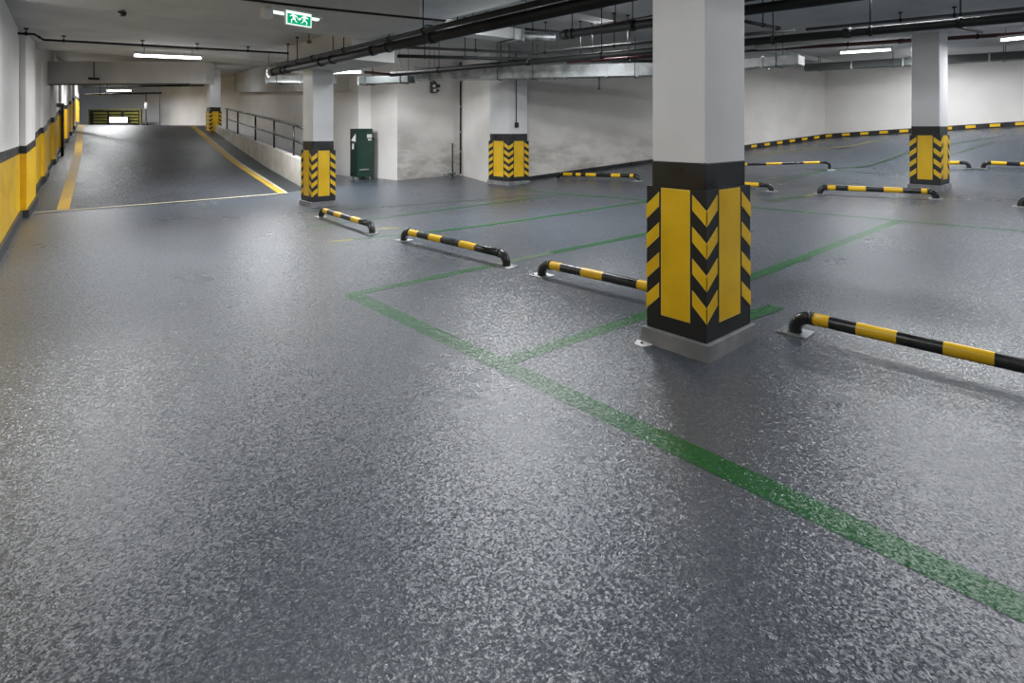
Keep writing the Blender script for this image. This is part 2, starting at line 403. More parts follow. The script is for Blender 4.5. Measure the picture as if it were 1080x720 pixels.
# walls behind the cabinet and round to the far right
wa0 = at(205, 187.5, 0) ; wa1 = g(378, 187.6); wa1b = g(391, 187.0); wc = g(419, 190.2); wd = g(485, 184.3); P3L = g(519, 189.4)
wa0 = Vector((8.75, 31.0, 0))
mb = MB('white'); mb.slab(wa0, wa1, .25, -.2, 4.6, side=1); struct(mb.build('wall_ramp_side'))
mb = MB('white')
mb.slab(wa1, wa1b, .25, -.2, 4.0); mb.slab(wa1b, wc, .25, -.2, 4.0)
struct(mb.build('wall_alcove'))
mb = MB('stain'); mb.slab(wc, wd, .25, -.2, 4.0); struct(mb.build('wall_corner'))
P3C = Vector((9.66, 11.09))
mb = MB('white'); mb.slab(wd, (9.70, 11.85), .25, -.2, 4.0); struct(mb.build('wall_return'))
mb = MB('stain'); mb.slab(WA+Vector((-.6, .25)), WB, .25, -.2, 4.0); struct(mb.build('wall_rear'))
mb = MB('white'); mb.slab(WB, WC, .25, -.2, 4.0); struct(mb.build('wall_right'))
# unseen sides closing the hall
wall('wall_front', [(21, -7), (-1.3, -7)], -.2, 4.0, 'ceil')

# striped kerb along the far walls
def kerb(name, pts, step, h, th, yel, y0=0):
    mb = MB('black', 'yellow')
    tot = 0
    for a, b in zip(pts[:-1], pts[1:]):
        a = Vector(a[:2]); b = Vector(b[:2]); L = (b-a).length; d = (b-a)/L; n = Vector((d.y, -d.x))
        s = 0
        while s < L-1e-3:
            e = min(L, s+step/2)
            p, q = a+d*s, a+d*e
            def blk(p, q, o, h0, h1, mi):
                P = [p, q, q+n*o, p+n*o]
                lo = [(v.x, v.y, fz(v.x, v.y)+h0) for v in P]; hi = [(v.x, v.y, fz(v.x, v.y)+h1) for v in P]
                mb.hexa(lo, hi, mi)
            blk(p, q, th, -.05, h, 0)
            if yel and int(round(s/(step/2))) % 2 == 0:
                blk(p+d*.02, q-d*.02, th+.012, h*.25, h*.82, 1)
            s = e
    return struct(mb.build(name))
kerb('baseboard_rear', [WA+(WB-WA)*.0, WA+(WB-WA)*.52], .5, .10, .05, False)
kerb('baseboard_rear_striped', [WA+(WB-WA)*.52, WB], .52, .14, .09, True)
kerb('baseboard_right', [WB, WC], .54, .14, .09, True)

# ------------------------------------------------------------------ ceiling
mb = MB('ceil')
mb.box(-3, 5.3, -7.3, 16.5, 3.4, 4.2)
mb.box(5.3, 21.5, -7.3, 16.5, 3.75, 4.2)
mb.box(-3, 4.9, 16.5, 38, 3.9, 4.7)
mb.box(4.9, 14, 16.5, 38, 4.4, 4.7)
ceiling = struct(mb.build('ceiling'))
def cbeam(x0, x1, y0, y1, z0, z1, lab=None):
    mb = MB('ceil'); mb.box(x0, x1, y0, y1, z0, z1); mb.build('ceiling_beam', ceiling, label=lab)
cbeam(-1.2, 3.95, 6.3, 7.8, 2.95, 3.41)
cbeam(4.45, 5.3, 9.3, 12.3, 2.84, 3.41)
cbeam(-1.4, 3.95, -1.0, .5, 2.95, 3.41)
# beam across the mouth of the ramp
b0 = at(12, 87.5, 2.84); b1 = at(217, 88, 2.84)
mb = MB('ceil'); mb.slab(b0, b1, .45, 2.84, 3.42); mb.build('ceiling_beam', ceiling, label='deep beam across the mouth of the ramp')
# header over the side wall
mb = MB('ceil'); h0 = Vector((8.6, 30.5, 3.5)); h1 = Vector((8.35, 17.0, 2.84)); hw = Vector((-.3, 0, 0)); hu = Vector((0, 0, 4.42))
mb.hexa([h0+hw, h1+hw, h1, h0], [Vector((p.x, p.y, 4.42)) for p in (h0+hw, h1+hw, h1, h0)]); mb.build('ceiling_beam', ceiling)
# right-hand beams running away across the bays
cbeam(5.3, 20.4, 6.6, 7.0, 3.62, 3.76)
cbeam(5.3, 20.4, -1.2, -.8, 3.6, 3.76)
cbeam(13.9, 14.3, -7, 10, 3.62, 3.76)

# ------------------------------------------------------------------ pillars
def pillar(cx, cy, wx, wy, z0, z1, nch, label, name='pillar', plinth=True, tab=False, four=True):
    t = thing(name, (cx, cy, z0), label, 'pillar', 'white square pillars with black and yellow guards')
    def P(x, y, z): return (cx+x, cy+y, z0+z)
    mb = MB('pillar'); mb.box(cx, cx+wx, cy, cy+wy, z0-.1, z1); part(mb, 'shaft', t, bevel=.018)
    e = .003
    mb = MB('black'); mb.box(cx-e, cx+wx+e, cy-e, cy+wy+e, z0+.9, z0+1.378); part(mb, 'painted_band', t, bevel=.018, label='black painted band around the pillar')
    # guard
    G = .026
    mb = MB('rubber', 'yellow', 'yedge')
    for (xa, xb, ya, yb) in ((-G, wx+G, -G, -e), (-G, wx+G, wy+e, wy+G), (-G, -e, -e, wy+e), (wx+e, wx+G, -e, wy+e)):
        mb.box(cx+xa, cx+xb, cy+ya, cy+yb, z0+.11, z0+1.18, 0)
    sp, tk, first = (.224, .108, .93) if nch == 4 else (.182, .092, .955)
    x0, x1, y0, y1 = cx-G, cx+wx+G, cy-G, cy+wy+G
    faces = [((x0, y0), (0, 1), (-1, 0), y1-y0), ((x0, y0), (1, 0), (0, -1), x1-x0),
             ((x1, y1), (0, -1), (1, 0), y1-y0), ((x1, y1), (-1, 0), (0, 1), x1-x0)]
    for (o, d, n, L) in faces:
        def plate(uv, mi, off, base=0):
            pts = [Vector((o[0]+d[0]*u, o[1]+d[1]*u, z0+v)) for u, v in uv]
            nn = Vector((n[0], n[1], 0))
            mb.hexa([p+nn*base for p in pts], [p+nn*off for p in pts], mi)
        a, b = .258*L, .742*L
        plate([(a, .235), (b, .235), (b, 1.174), (a, 1.174)], 2, .004)
        plate([(a+.006, .241), (b-.006, .241), (b-.006, 1.168), (a+.006, 1.168)], 1, .0055)
        cw = .222*L; rise = .104 if nch == 4 else .085
        for k in range(nch):
            v = first-k*sp
            for s in (0, 1):
                uv = [(0, v), (cw, v+rise), (cw, v+rise+tk), (0, v+tk)]
                ue = [(.0, v+.006), (cw-.005, v+rise+.004), (cw-.005, v+rise+tk-.009), (.0, v+tk-.006)]
                if s: uv = [(L-u, q) for u, q in uv]; ue = [(L-u, q) for u, q in ue]
                plate(uv, 2, .004); plate(ue, 1, .0055)
    part(mb, 'corner_guard', t, label='black rubber guard with yellow panels and chevrons')
    if plinth:
        mb = MB('grey'); E = .055
        mb.hexa([(cx-E-.012, cy-E-.012, z0-.1), (cx+wx+E+.012, cy-E-.012, z0-.1), (cx+wx+E+.012, cy+wy+E+.012, z0-.1), (cx-E-.012, cy+wy+E+.012, z0-.1)],
                [(cx-E, cy-E, z0+.122), (cx+wx+E, cy-E, z0+.122), (cx+wx+E, cy+wy+E, z0+.122), (cx-E, cy+wy+E, z0+.122)])
        part(mb, 'plinth', t, bevel=.008, label='grey concrete plinth')
    if tab:
        mb = MB('fitting'); yy = cy+wy+.02
        mb.prism([(cx-.15, yy-.05), (cx-.06, yy-.07), (cx-.06, yy+.07), (cx-.15, yy+.03)], z0, z0+.012)
        tb = part(mb, 'anchor_tab', t, bevel=.003)
        mb = MB('rubber'); mb.tube([(cx-.105, yy-.005, z0+.005), (cx-.105, yy-.005, z0+.02)], .011, 8)
        o = mb.build('anchor_bolt'); o.parent = tb
    return t
pillar(3.62, 2.07, .585, .44, 0, 3.41, 4, 'nearest white pillar with big yellow guard panels, at the corner of the green bays', tab=True)
pillar(4.60, 11.39, .45, .53, 0, 2.86, 5, 'white pillar at the foot of the ramp railing, left of the green cabinet')
pillar(9.70, 11.13, .66, .78, fz(9.66, 11.1)-.02, 3.76, 5, 'white wall pillar with a conduit and black switch box on it')
pillar(14.64, 2.99, .72, .50, .31, 3.76, 4, 'white pillar on the right, in front of the far striped kerb')
p5 = atD(221.5, 134, 26.0)
pillar(p5.x, p5.y, .45, .6, 1.28, 4.41, 5, 'dim pillar at the top of the ramp railing', plinth=False)

# ------------------------------------------------------------------ wheel stops
STOPG = 'black and yellow tubular wheel stops'
def stop(a, b, yel, label, zr=.135, r=.047, feet=(1, 1), bend=.11, seg=18, name='wheel_stop', lean=0):
    """a, b: feet on the floor; yel: (from, to) pairs of yellow along the straight, as fractions of its length"""
    a = Vector(a); b = Vector(b); a.z = fz(a.x, a.y)+.002; b.z = fz(b.x, b.y)+.002; c = (a+b)/2; t = thing(name, c, label, 'wheel stop', STOPG)
    d = (b-a); L = d.length; d.normalize(); up = Vector((0, 0, 1)); n = Vector((-d.y, d.x, 0)).normalized()
    A = a+up*zr; B = b-d*0+up*zr
    s0, s1 = bend, L-bend
    cuts = sorted(set([0, 1]+[v for p in yel for v in p])); pts = []; mis = []
    for v in cuts: pts.append(a+up*zr+d*(s0+(s1-s0)*v))
    for u, v in zip(cuts[:-1], cuts[1:]):
        m_ = (u+v)/2; mis.append(1 if any(p[0] <= m_ <= p[1] for p in yel) else 0)
    mb = MB('black', 'yellow'); mb.tube(pts, r, seg, mis); part(mb, 'rail', t, label='straight tube painted in black and yellow bands')
    for (foot, sg, on) in ((a, 1, feet[0]), (b, -1, feet[1])):
        if not on: continue
        q = []
        R = min(bend, zr*.85)
        for k in range(9):
            th = math.pi/2*k/8
            q.append(foot+d*sg*(bend-R*math.sin(th) if True else 0)+up*(zr-R+R*math.cos(th)))
        q.append(foot+d*sg*(bend-R)+up*.006)
        mb = MB('black'); mb.tube(q, r*1.04, seg); el = part(mb, 'elbow', t)
        mb = MB('black'); cc = foot+up*zr+d*sg*(bend+.012); mb.tube([cc-d*.012, cc+d*.012], r*1.13, seg); part(mb, 'collar', t)
        mb = MB('steel')
        e = foot+d*sg*(bend-R); w1, w2 = .11, .095
        mb.hexa([e-d*w1-n*w2-up*.02, e+d*w1-n*w2-up*.02, e+d*w1+n*w2-up*.02, e-d*w1+n*w2-up*.02], [e-d*w1-n*w2+up*.009, e+d*w1-n*w2+up*.009, e+d*w1+n*w2+up*.009, e-d*w1+n*w2+up*.009])
        bp = part(mb, 'base_plate', t, bevel=.002, label='steel base plate')
        for s in (-1, 1):
            mb = MB('bolt'); k = e+n*s*.06-d*sg*.075; mb.tube([k+up*.006, k+up*.02], .009, 6); o = mb.build('bolt'); o.parent = bp
    return t
Y5 = [(0, .085), (.19, .34), (.52, .69), (.84, 1.0)]
stop((4.60, 1.86, 0), (4.72, -.62, 0), [(0, .06), (.14, .25), (.365, .48), (.61, .73), (.86, .94)], 'wheel stop nearest the camera, running out of the right edge')
stop((4.33, 4.42, 0), (4.47, 2.42, 0), [(0, .1), (.25, .40), (.62, .76), (.9, 1)], 'wheel stop running behind the left side of the nearest pillar', )
stop((4.22, 7.14, 0), (4.32, 5.0, 0), [(.03, .14), (.28, .42), (.62, .78)], 'wheel stop in the middle with a green line under its end')
stop((4.22, 10.05, 0), (4.14, 7.95, 0), [(.03, .14), (.3, .46), (.68, .84)], 'wheel stop leading away from the pillar by the ramp', )
stop(g(865, 204.5), g(987, 209.8), [(0, .10), (.23, .405), (.58, .76), (.93, 1)], 'wheel stop in front of the right-hand pillar', zr=.14, r=.055)
stop(g(588, 188.2), g(674, 190.6), [(.04, .17), (.22, .29), (.36, .5), (.70, .82), (.94, 1)], 'wheel stop by the stained rear wall, beside the wall pillar', zr=.12, r=.05)
stop(g(700, 194), g(814, 201.5), [(.0, .1), (.3, .5), (.78, .93)], 'wheel stop end poking out right behind the nearest pillar', zr=.12, r=.05)
stop(g(700, 184), g(875, 179), [(.1, .25), (.40, .50), (.62, .72), (.86, .96)], 'tall thin black rail stop with upright end, right of the nearest pillar', zr=.20, r=.035)
stop(g(985, 178), g(1022, 177.5), [(.1, .25), (.45, .85)], 'rail stop just right of the right-hand pillar', zr=.14, r=.045)
stop(g(1037, 177.7), g(1105, 181), [(.05, .36), (.62, 1.0)], 'rail stop cut off by the right edge, far back', zr=.14, r=.045)
stop(g(1077, 218), g(1150, 224), [(.1, .3), (.5, .7)], 'wheel stop whose black end just shows at the right edge', zr=.14, r=.05)

# ------------------------------------------------------------------ railing beside the ramp
t = thing('railing', (5.75, 14.7, .7), 'black two-rail handrail on the parapet beside the ramp', 'railing')
def pz(y): 
    for (x0, y0, h0), (x1, y1, h1) in zip(pp[:-1], pp[1:]):
        if y <= y1: 
            k = (y-y0)/(y1-y0); return x0+(x1-x0)*k+.1, rz(0, y)+h0+(h1-h0)*k
    return pp[-1][0]+.1, rz(0, pp[-1][1])+pp[-1][2]
RH = .86
ysr = [14.75, 16.0, 17.9, 20.4, 23.5, 26.2]
def rp(y, h): x, z = pz(y); return (x, y, z+h)
mb = MB('black'); mb.tube([rp(y, RH) for y in ysr], .036, 10); part(mb, 'top_rail', t)
mb = MB('black'); mb.tube([rp(y, RH*.5) for y in ysr], .026, 10); part(mb, 'middle_rail', t)
for y in ysr[:-1]+[25.9]:
    mb = MB('black'); mb.tube([rp(y, -.02), rp(y, RH)], .03, 8); part(mb, 'post', t)

# ------------------------------------------------------------------ green cabinet
def lerp2(a, b, k): return a+(b-a)*k
c0 = g(377, 190.3)
t = thing('metal_cabinet', c0, 'dark green metal cabinet on castors against the white wall', 'cabinet')
W_, H_, T_ = .50, 1.55, .50
mb = MB('cabinet', 'cabdark'); mb.box(0, W_, 0, T_, .09, H_, 0); mb.build('body', t, bevel=.012)
mb = MB('cabinet'); mb.box(.025, W_-.025, -.02, .0, .30, H_-.12); mb.build('door', t, bevel=.005)
mb = MB('cabdark'); mb.box(-.008, 0, .03, T_-.03, .12, H_-.02); sd = mb.build('side_panel', t)
mb = MB('steel'); mb.box(.05, W_-.14, -.035, -.015, .30, .34); mb.build('lower_trim', t)
mb = MB('whitesheet'); mb.box(W_-.20, W_-.04, -.024, -.018, H_-.28, H_-.17); mb.box(W_-.17, W_-.05, -.024, -.018, H_-.36, H_-.31); mb.build('label_plate', t)
mb = MB('conduit'); mb.box(.1, .3, -.024, -.018, H_-.40, H_-.37); mb.build('name_strip', t)
mb = MB('whitesheet')
mb.hexa([(-.014, .1, H_-.40), (-.014, .40, H_-.36), (-.014, .12, H_-.16), (-.014, .09, H_-.16)], [(-.009, .1, H_-.40), (-.009, .40, H_-.36), (-.009, .12, H_-.16), (-.009, .09, H_-.16)])
mb.box(-.014, -.009, .22, .32, H_-.62, H_-.45); mb.build('sticker', t)
mb = MB('rubber'); mb.tube([(W_+.0, .03, H_-.3), (W_+.04, .03, H_-.3)], .03, 8); mb.build('handle', t)
for (x, y) in ((.07, .07), (W_-.07, .07), (.07, T_-.07), (W_-.07, T_-.07)):
    mb = MB('steel'); mb.tube([(x-.015, y, .04), (x+.015, y, .04)], .04, 12); mb.box(x-.02, x+.02, y-.02, y+.02, .05, .095); mb.build('castor', t)

# ------------------------------------------------------------------ things at the top of the ramp
t0 = atD(93, 131, 31.0); t1 = atD(148.5, 131, 31.0); base = t0.z-.3
t = thing('barrier_panel', (t0.x, t0.y, base), 'olive yellow slatted panel at the top of the ramp', 'panel')
d = (t1-t0); d.z = 0; LB = d.length; d.normalize(); t.rotation_euler.z = math.atan2(d.y, d.x)
H_ = 1.12
mb = MB('black'); mb.box(0, LB, .02, .12, 0, H_); mb.build('backing', t)
mb = MB('olive'); mb.box(0, LB, 0, .03, H_-.06, H_); mb.box(0, .06, 0, .03, 0, H_); mb.box(LB-.06, LB, 0, .03, 0, H_); mb.build('frame', t)
for k in range(4):
    for (u0, u1) in ((.1, .36), (.40, .62), (.68, .95)):
        if k < 2 and u0 == .40: continue
        mb = MB('olive'); z = .36+k*.17; mb.box(LB*u0, LB*u1, -.005, .03, z, z+.09); mb.build('slat', t)
c = atD(115.5, 129.3, 30.6); c2 = atD(134.5, 129.3, 30.6)
t = thing('light_box', (c.x, c.y, c.z-.3), 'bright white lit box in front of the olive panel', 'light box')
dd = (c2-c); dd.z = 0; Lb = dd.length; t.rotation_euler.z = math.atan2(dd.y, dd.x)
mb = MB('black'); mb.box(-.03, Lb+.03, .0, .12, 0, .64); mb.build('housing', t)
mb = MB('litbox'); mb.box(0, Lb, -.012, -.001, .30, .60); mb.build('lit_face', t)
c = atD(154, 100, 30.8)
t = thing('drain_pipe', (c.x, c.y, 1.6), 'small pale pipe hanging on the back wall above the ramp', 'pipe')
mb = MB('conduit'); mb.tube([(0, 0, 0), (0, 0, 1.95)], .03, 8); mb.build('pipe', t)
mb = MB('fitting'); mb.tube([(0, 0, 1.15), (0, 0, 1.5)], .09, 10); mb.build('joint', t)
mb = MB('rubber'); mb.tube([(0, 0, .2), (0, 0, .42)], .09, 10); mb.build('collar', t)
c = atD(74, 125, 20.5)
t = thing('sign_post', (1.12, 21.9, rz(0, 21.9)), 'thin black post with an arm beside the yellow ramp wall', 'post')
mb = MB('black'); mb.tube([(0, 0, 0), (0, 0, 1.55)], .04, 8); mb.build('pole', t)
mb = MB('black'); mb.box(-.25, .04, -.04, .04, 1.48, 1.6); mb.build('arm', t)

# ------------------------------------------------------------------ fluorescent fittings
def fitting(a, b, label, W=LAMP_W, drop=.0, name='ceiling_light', rod=0, zc=None):
    a = Vector(a); b = Vector(b); c = (a+b)/2; L = (b-a).length; rzv = math.atan2(b.y-a.y, b.x-a.x)
    t = thing(name, c, label, 'ceiling light', 'fluorescent ceiling lights', rz=rzv)
    mb = MB('fitting'); mb.hexa([(-L/2-.03, -.055, .02), (L/2+.03, -.055, .02), (L/2+.03, .055, .02), (-L/2-.03, .055, .02)],
                                [(-L/2-.03, -.03, .075), (L/2+.03, -.03, .075), (L/2+.03, .03, .075), (-L/2-.03, .03, .075)])
    mb.build('housing', t)
    mb = MB('tube'); mb.tube([(-L/2, 0, -.01), (L/2, 0, -.01)], .026, 10); mb.build('tube', t)
    for s in (-1, 1):
        mb = MB('fitting'); mb.box(s*L/2-.015, s*L/2+.015, -.03, .03, -.04, .025); mb.build('lamp_holder', t)
    if zc:
        for s in (-1, 1):
            mb = MB('conduit'); mb.tube([(s*L*.35, 0, .07), (s*L*.35, 0, zc-c.z)], .006, 6); mb.build('hanger', t)
    ld = bpy.data.lights.new('lamp', 'AREA'); ld.shape = 'RECTANGLE'; ld.size = L; ld.size_y = .09; ld.energy = W; ld.color = (.96, .98, 1)
    lo = bpy.data.objects.new('lamp', ld); COL.objects.link(lo); lo.parent = t; lo.location = (0, 0, -.045)
    return t
fitting(at(141, 58, 3.22), at(213, 61, 3.22), 'lit tube on the left, in front of the beam over the ramp', zc=3.4)
fitting(atD(343, 75.5, 13.5), atD(382, 76.5, 13.3), 'lit tube peeping out right of the ramp-side pillar', zc=3.5)
fitting(at(488, 32, 3.3), at(568, 14, 3.3), 'lit tube at the top, half hidden behind the big black pipe', W=LAMP_W*3.8, zc=3.75)
fitting(at(113, 95.5, 3.6), at(139, 95.5, 3.6), 'lit tube far up over the ramp', W=LAMP_W*2.5, zc=3.9)
fitting(at(886, 55.5, 3.58), at(940, 52, 3.58), 'lit tube high between the pipes, left of the right-hand pillar', W=LAMP_W*2.2, zc=3.75)
fitting(at(1055, 42, 3.5), at(1095, 38, 3.5), 'lit tube cut by the right edge of the view', zc=3.75)
off = 'unseen lit tube placed to light walls and floor, behind beams, ducts or pillars'
fitting((6.6, 20.0, 4.1), (6.8, 21.2, 4.1), off, W=LAMP_W*.15, zc=4.4)  # added to light the wall behind the railing
fitting(atD(380, 61, 14.2), atD(412, 60, 14.2), off, W=LAMP_W*1.2, zc=3.7)  # added to brighten the alcove walls, out of sight
fitting(atD(974, 58, 14.6), atD(976, 60, 16.2), off, W=LAMP_W*1.5, zc=3.7)
fitting(at(618, 32.5, 3.55), at(655, 26, 3.55), off, W=LAMP_W*2.0, zc=3.75)  # added for the glare on the floor, kept behind the thick pipe
fitting(atD(283.5, 77.5, 13.25), atD(283.5, 77.0, 14.35), off, W=LAMP_W*3.6, zc=3.4)  # added for the bright streak on the floor, tucked behind the pipe cap
off = 'unseen lit tube out of view, placed to light the hall'
fitting((.5, 8.3, 3.16), (1.0, 7.95, 3.16), off, W=LAMP_W*1.8, zc=3.4)
fitting((9.2, 1.4, 3.55), (9.0, 2.6, 3.55), off, W=LAMP_W*1.7, zc=3.75)
fitting((6.4, -1.6, 3.5), (6.4, -.4, 3.5), off, W=LAMP_W*1.8, zc=3.75)  # added to brighten the right face of the nearest pillar
fitting((1.2, 1.6, 3.3), (1.2, 2.8, 3.3), off, W=LAMP_W*.8, zc=3.4)  # added to light the nearest pillar's left face and the floor
fitting((10.9, 1.0, 3.65), (11.1, 1.6, 3.65), off, zc=3.75)
fitting((12.5, -3.2, 3.5), (13.7, -3.2, 3.5), off, W=LAMP_W*1.3, zc=3.75)
fitting((18.2, -.9, 3.55), (18.2, .3, 3.55), off, W=LAMP_W*2.2, zc=3.75)  # added to brighten the far right wall
fitting((2.0, -3.0, 3.3), (3.2, -3.0, 3.3), off, zc=3.4)
fitting(atD(75, 82, 19.0), atD(100, 82.5, 19.0), off, W=LAMP_W*1.0, zc=3.9)  # added behind the ramp beam to light the back wall
off = 'unseen lit tube over the upper ramp, added to light the walls at the back'
fitting(atD(95, 84.5, 26.5), atD(118, 84.5, 26.5), off, W=LAMP_W*1.8, zc=3.9)  # added to brighten the back wall, kept behind the ramp beam
fitting((6.4, 26.6, 4.15), (6.4, 27.8, 4.15), off, W=LAMP_W*.3, zc=4.4)  # added to brighten the walls at the top of the ramp

# ------------------------------------------------------------------ pipes and ducts
def pipe(pts, r, m, label, zc=3.4, hang=(), flange=(), cat='pipe', name='ceiling_pipe', hr=.009, seg=14):
    pts = [Vector(p) for p in pts]
    t = thing(name, pts[0], label, cat, None)
    mb = MB(m); mb.tube(pts, r, seg); part(mb, 'pipe', t)
    def along(k):
        T = sum((b-a).length for a, b in zip(pts[:-1], pts[1:])); s = k*T
        for a, b in zip(pts[:-1], pts[1:]):
            l = (b-a).length
            if s <= l+1e-6: return a+(b-a)*(s/l), (b-a).normalized()
            s -= l
        return pts[-1], (pts[-1]-pts[-2]).normalized()
    for k in hang:
        p, d = along(k)
        mb = MB('darkpipe'); mb.tube([p-d*.02, p+d*.02], r*1.18+.004, seg); mb.tube([p+Vector((0,0,r)), Vector((p.x, p.y, zc))], hr, 6)
        mb.tube([Vector((p.x, p.y, zc-.02)), Vector((p.x, p.y, zc))], hr*4, 8)
        part(mb, 'hanger', t)
    for k in flange:
        p, d = along(k)
        mb = MB(m); mb.tube([p-d*.05, p+d*.05], r*1.22, seg); part(mb, 'coupling', t)
    return t
zA = 2.87
big = pipe([(4.30, 12.75, zA), (4.33, 2.75, zA)], .072, 'darkpipe', 'big black pipe crossing the ceiling from the ramp-side pillar towards the camera', 3.4, (.08, .3, .5), (.05, .25, .45, .62))
mb = MB('redpipe', 'fitting'); mb.tube([(4.30, 12.72, zA), (4.30, 12.86, zA)], .085, 16); mb.tube([(4.30, 12.86, zA), (4.30, 12.93, zA)], .11, 16, 1)
part(mb, 'pipe_cap', big, label='dark red end cap with white collar')
pipe([(4.13, 12.1, 2.93), (4.13, 5.6, 2.93), (4.13, 2.75, 2.93)], .036, 'darkpipe', 'thinner black pipe alongside the big black pipe', 3.4, (.12, .34, .6), (.2, .5))
pipe([at(384, 76, 2.9), at(415, 78.5, 2.9)], .032, 'redpipe', 'short dark red pipe right of the ramp-side pillar', 3.4, (.3,))
zB = 2.9
B0 = at(412, 78.5, zB); B1 = at(1080, 18, zB); B1 = B1+(B1-B0)*.2
pipe([B0, B1], .056, 'darkpipe', 'long black pipe over the bays, passing the top of the right-hand pillar', 3.75, (.12, .25, .42, .55, .63, .72, .79), (.3, .5, .7))
pipe([at(598, 65, 2.95), at(692, 59, 2.95)], .034, 'redpipe', 'dark red pipe left of the nearest pillar, above the silver duct', 3.75, (.3, .7))
C0 = at(700, 58.6, 3.63); C1 = at(1080, 35.5, 3.63); C1 = C1+(C1-C0)*.15
pipe([C0, C1], .045, 'redpipe', 'dark red pipe passing behind the right-hand pillar', 3.75, (.2, .35, .5, .78), (.33, .62))
pipe([at(419, 59, 2.98), at(539, 62, 2.98), at(690, 64.5, 2.98)], .033, 'darkpipe', 'thin black pipe running level in front of the silver duct', 3.75, (.1, .25, .42, .7, .9))
pipe([at(420, 49.5, 3.15), at(563, 56, 3.15), at(690, 44, 3.15), at(790, 36, 3.15), at(838, 32, 3.15)], .028, 'conduit', 'grey conduit bending above the thin black pipe', 3.75, (.2, .4, .6, .8))
F0 = at(592, 37, 3.2); F1 = at(800, 9, 3.2); F1 = F1+(F1-F0)*.4
pipe([F0, F1], .07, 'darkpipe', 'thick dark pipe at the top, meeting the nearest pillar', 3.75, (.05, .3, .5), (.02, .3))
pipe([at(600, 34, 3.34), at(700, 14, 3.34), at(820, -4, 3.34)], .014, 'redpipe', 'thin red pipe lying above the thick dark pipe', 3.75, (.3,))
pipe([at(475, 24, 3.5), at(540, 29.5, 3.5), at(596, 34, 3.5)], .02, 'darkpipe', 'thin dark conduit left of the thick dark pipe', 3.75, (.3, .7))
pipe([at(430, 25, 3.5), at(555, 36, 3.45)], .016, 'conduit', 'thin conduit above the white duct', 3.75, (.4, .9))
pipe([at(786, 22.5, 3.3), at(822, 30, 3.3)], .028, 'darkpipe', 'short black pipe stub poking right from the nearest pillar', 3.75, (.5,), (.95,))
J0 = at(850, 31, 3.6); J1 = at(1080, 9, 3.6); J1 = J1+(J1-J0)*.2
pipe([J0, J1], .03, 'conduit', 'grey conduit high above the right-hand pillar', 3.75, (.4, .6))
pipe([at(1008, 28, 3.2), at(1036, 34, 3.2)], .022, 'darkpipe', 'short slanting black branch right of the right-hand pillar', 3.75, ())
pipe([at(-30, 33, 3.3), at(36, 36, 3.3), at(46, 42, 3.3), at(175, 49, 3.3), at(318, 57, 3.3), at(321, 61, 3.2)], .022, 'darkpipe', 'thin dark conduit running under the ceiling on the left', 3.4, (.12, .3, .5, .65, .8), (.2,))
pipe([at(240, -3, 2.92), at(330, 8, 2.92), at(418, 17, 2.92), at(470, 22, 2.92)], .014, 'darkpipe', 'thin sagging cable crossing the big beam above the exit sign', 3.4, ())
pipe([at(88, 91.5, 3.1), at(215, 90, 3.1)], .03, 'darkpipe', 'dark pipe under the ceiling over the upper ramp', 3.9, (.2, .5, .8))
pipe([at(90, 99.5, 3.2), at(170, 98, 3.2)], .04, 'conduit', 'grey pipe far back over the ramp', 3.9, (.2, .6))
pipe([at(36, 89.4, 2.8), at(200, 88.6, 2.8)], .014, 'darkpipe', 'thin conduit along the bottom of the ramp beam', 2.84, ())
# silver duct along the rear
def duct(pts, wd, ht, label, seams=(), m='steel', name='air_duct', zc=3.75):
    pts = [Vector(p) for p in pts]
    t = thing(name, pts[0], label, 'duct')
    mb = MB(m)
    n = []
    for i, p in enumerate(pts):
        d = (pts[min(i+1, len(pts)-1)]-pts[max(i-1, 0)]); d.z = 0; d.normalize(); n.append(Vector((-d.y, d.x, 0)))
    for i in range(len(pts)-1):
        a, b = pts[i], pts[i+1]; up = Vector((0, 0, ht))
        mb.hexa([a, b, b+n[i+1]*wd, a+n[i]*wd], [a+up, b+up, b+n[i+1]*wd+up, a+n[i]*wd+up])
    part(mb, 'duct_body', t, bevel=.006)
    T = [(b-a).length for a, b in zip(pts[:-1], pts[1:])]
    if zc:
        for i in range(len(pts)-1):
            for k in (.15, .85):
                a, b = pts[i], pts[i+1]; d = (b-a).normalized(); p = a+(b-a)*k; nn = Vector((-d.y, d.x, 0))
                mb = MB('conduit')
                for e in (-.012, wd+.012): mb.tube([p+nn*e-Vector((0,0,.02)), Vector((p.x+nn.x*e, p.y+nn.y*e, zc))], .007, 6)
                mb.beam(p-nn*.03-Vector((0,0,.012)), p+nn*(wd+.03)-Vector((0,0,.012)), .03, .02); part(mb, 'hanger', t)
    for k in seams:
        s = k*sum(T); i = 0
        while i < len(T)-1 and s > T[i]: s -= T[i]; i += 1
        a, b = pts[i], pts[i+1]; d = (b-a).normalized(); p = a+d*s; nn = Vector((-d.y, d.x, 0)); e = .022; up = Vector((0,0,1))
        mb = MB('steel')
        q0 = p-d*.018; q1 = p+d*.018
        mb.hexa([q0-nn*e-up*e, q1-nn*e-up*e, q1+nn*(wd+e)-up*e, q0+nn*(wd+e)-up*e], [q0-nn*e+up*(ht+e), q1-nn*e+up*(ht+e), q1+nn*(wd+e)+up*(ht+e), q0+nn*(wd+e)+up*(ht+e)])
        part(mb, 'flange', t)
    return t
zD = 2.86
duct([at(438, 83.5, zD), at(540, 82.5, zD), at(694, 79.2, zD)], .5, .30, 'silver rectangular duct along the rear wall, left of the nearest pillar', (.0, .18, .36, .48, .58, .63, .8, .92))
duct([at(704, 77.5, 2.95), at(842, 67.5, 2.95)], .45, .20, 'silver rectangular duct ending right of the nearest pillar', (.3, .75))
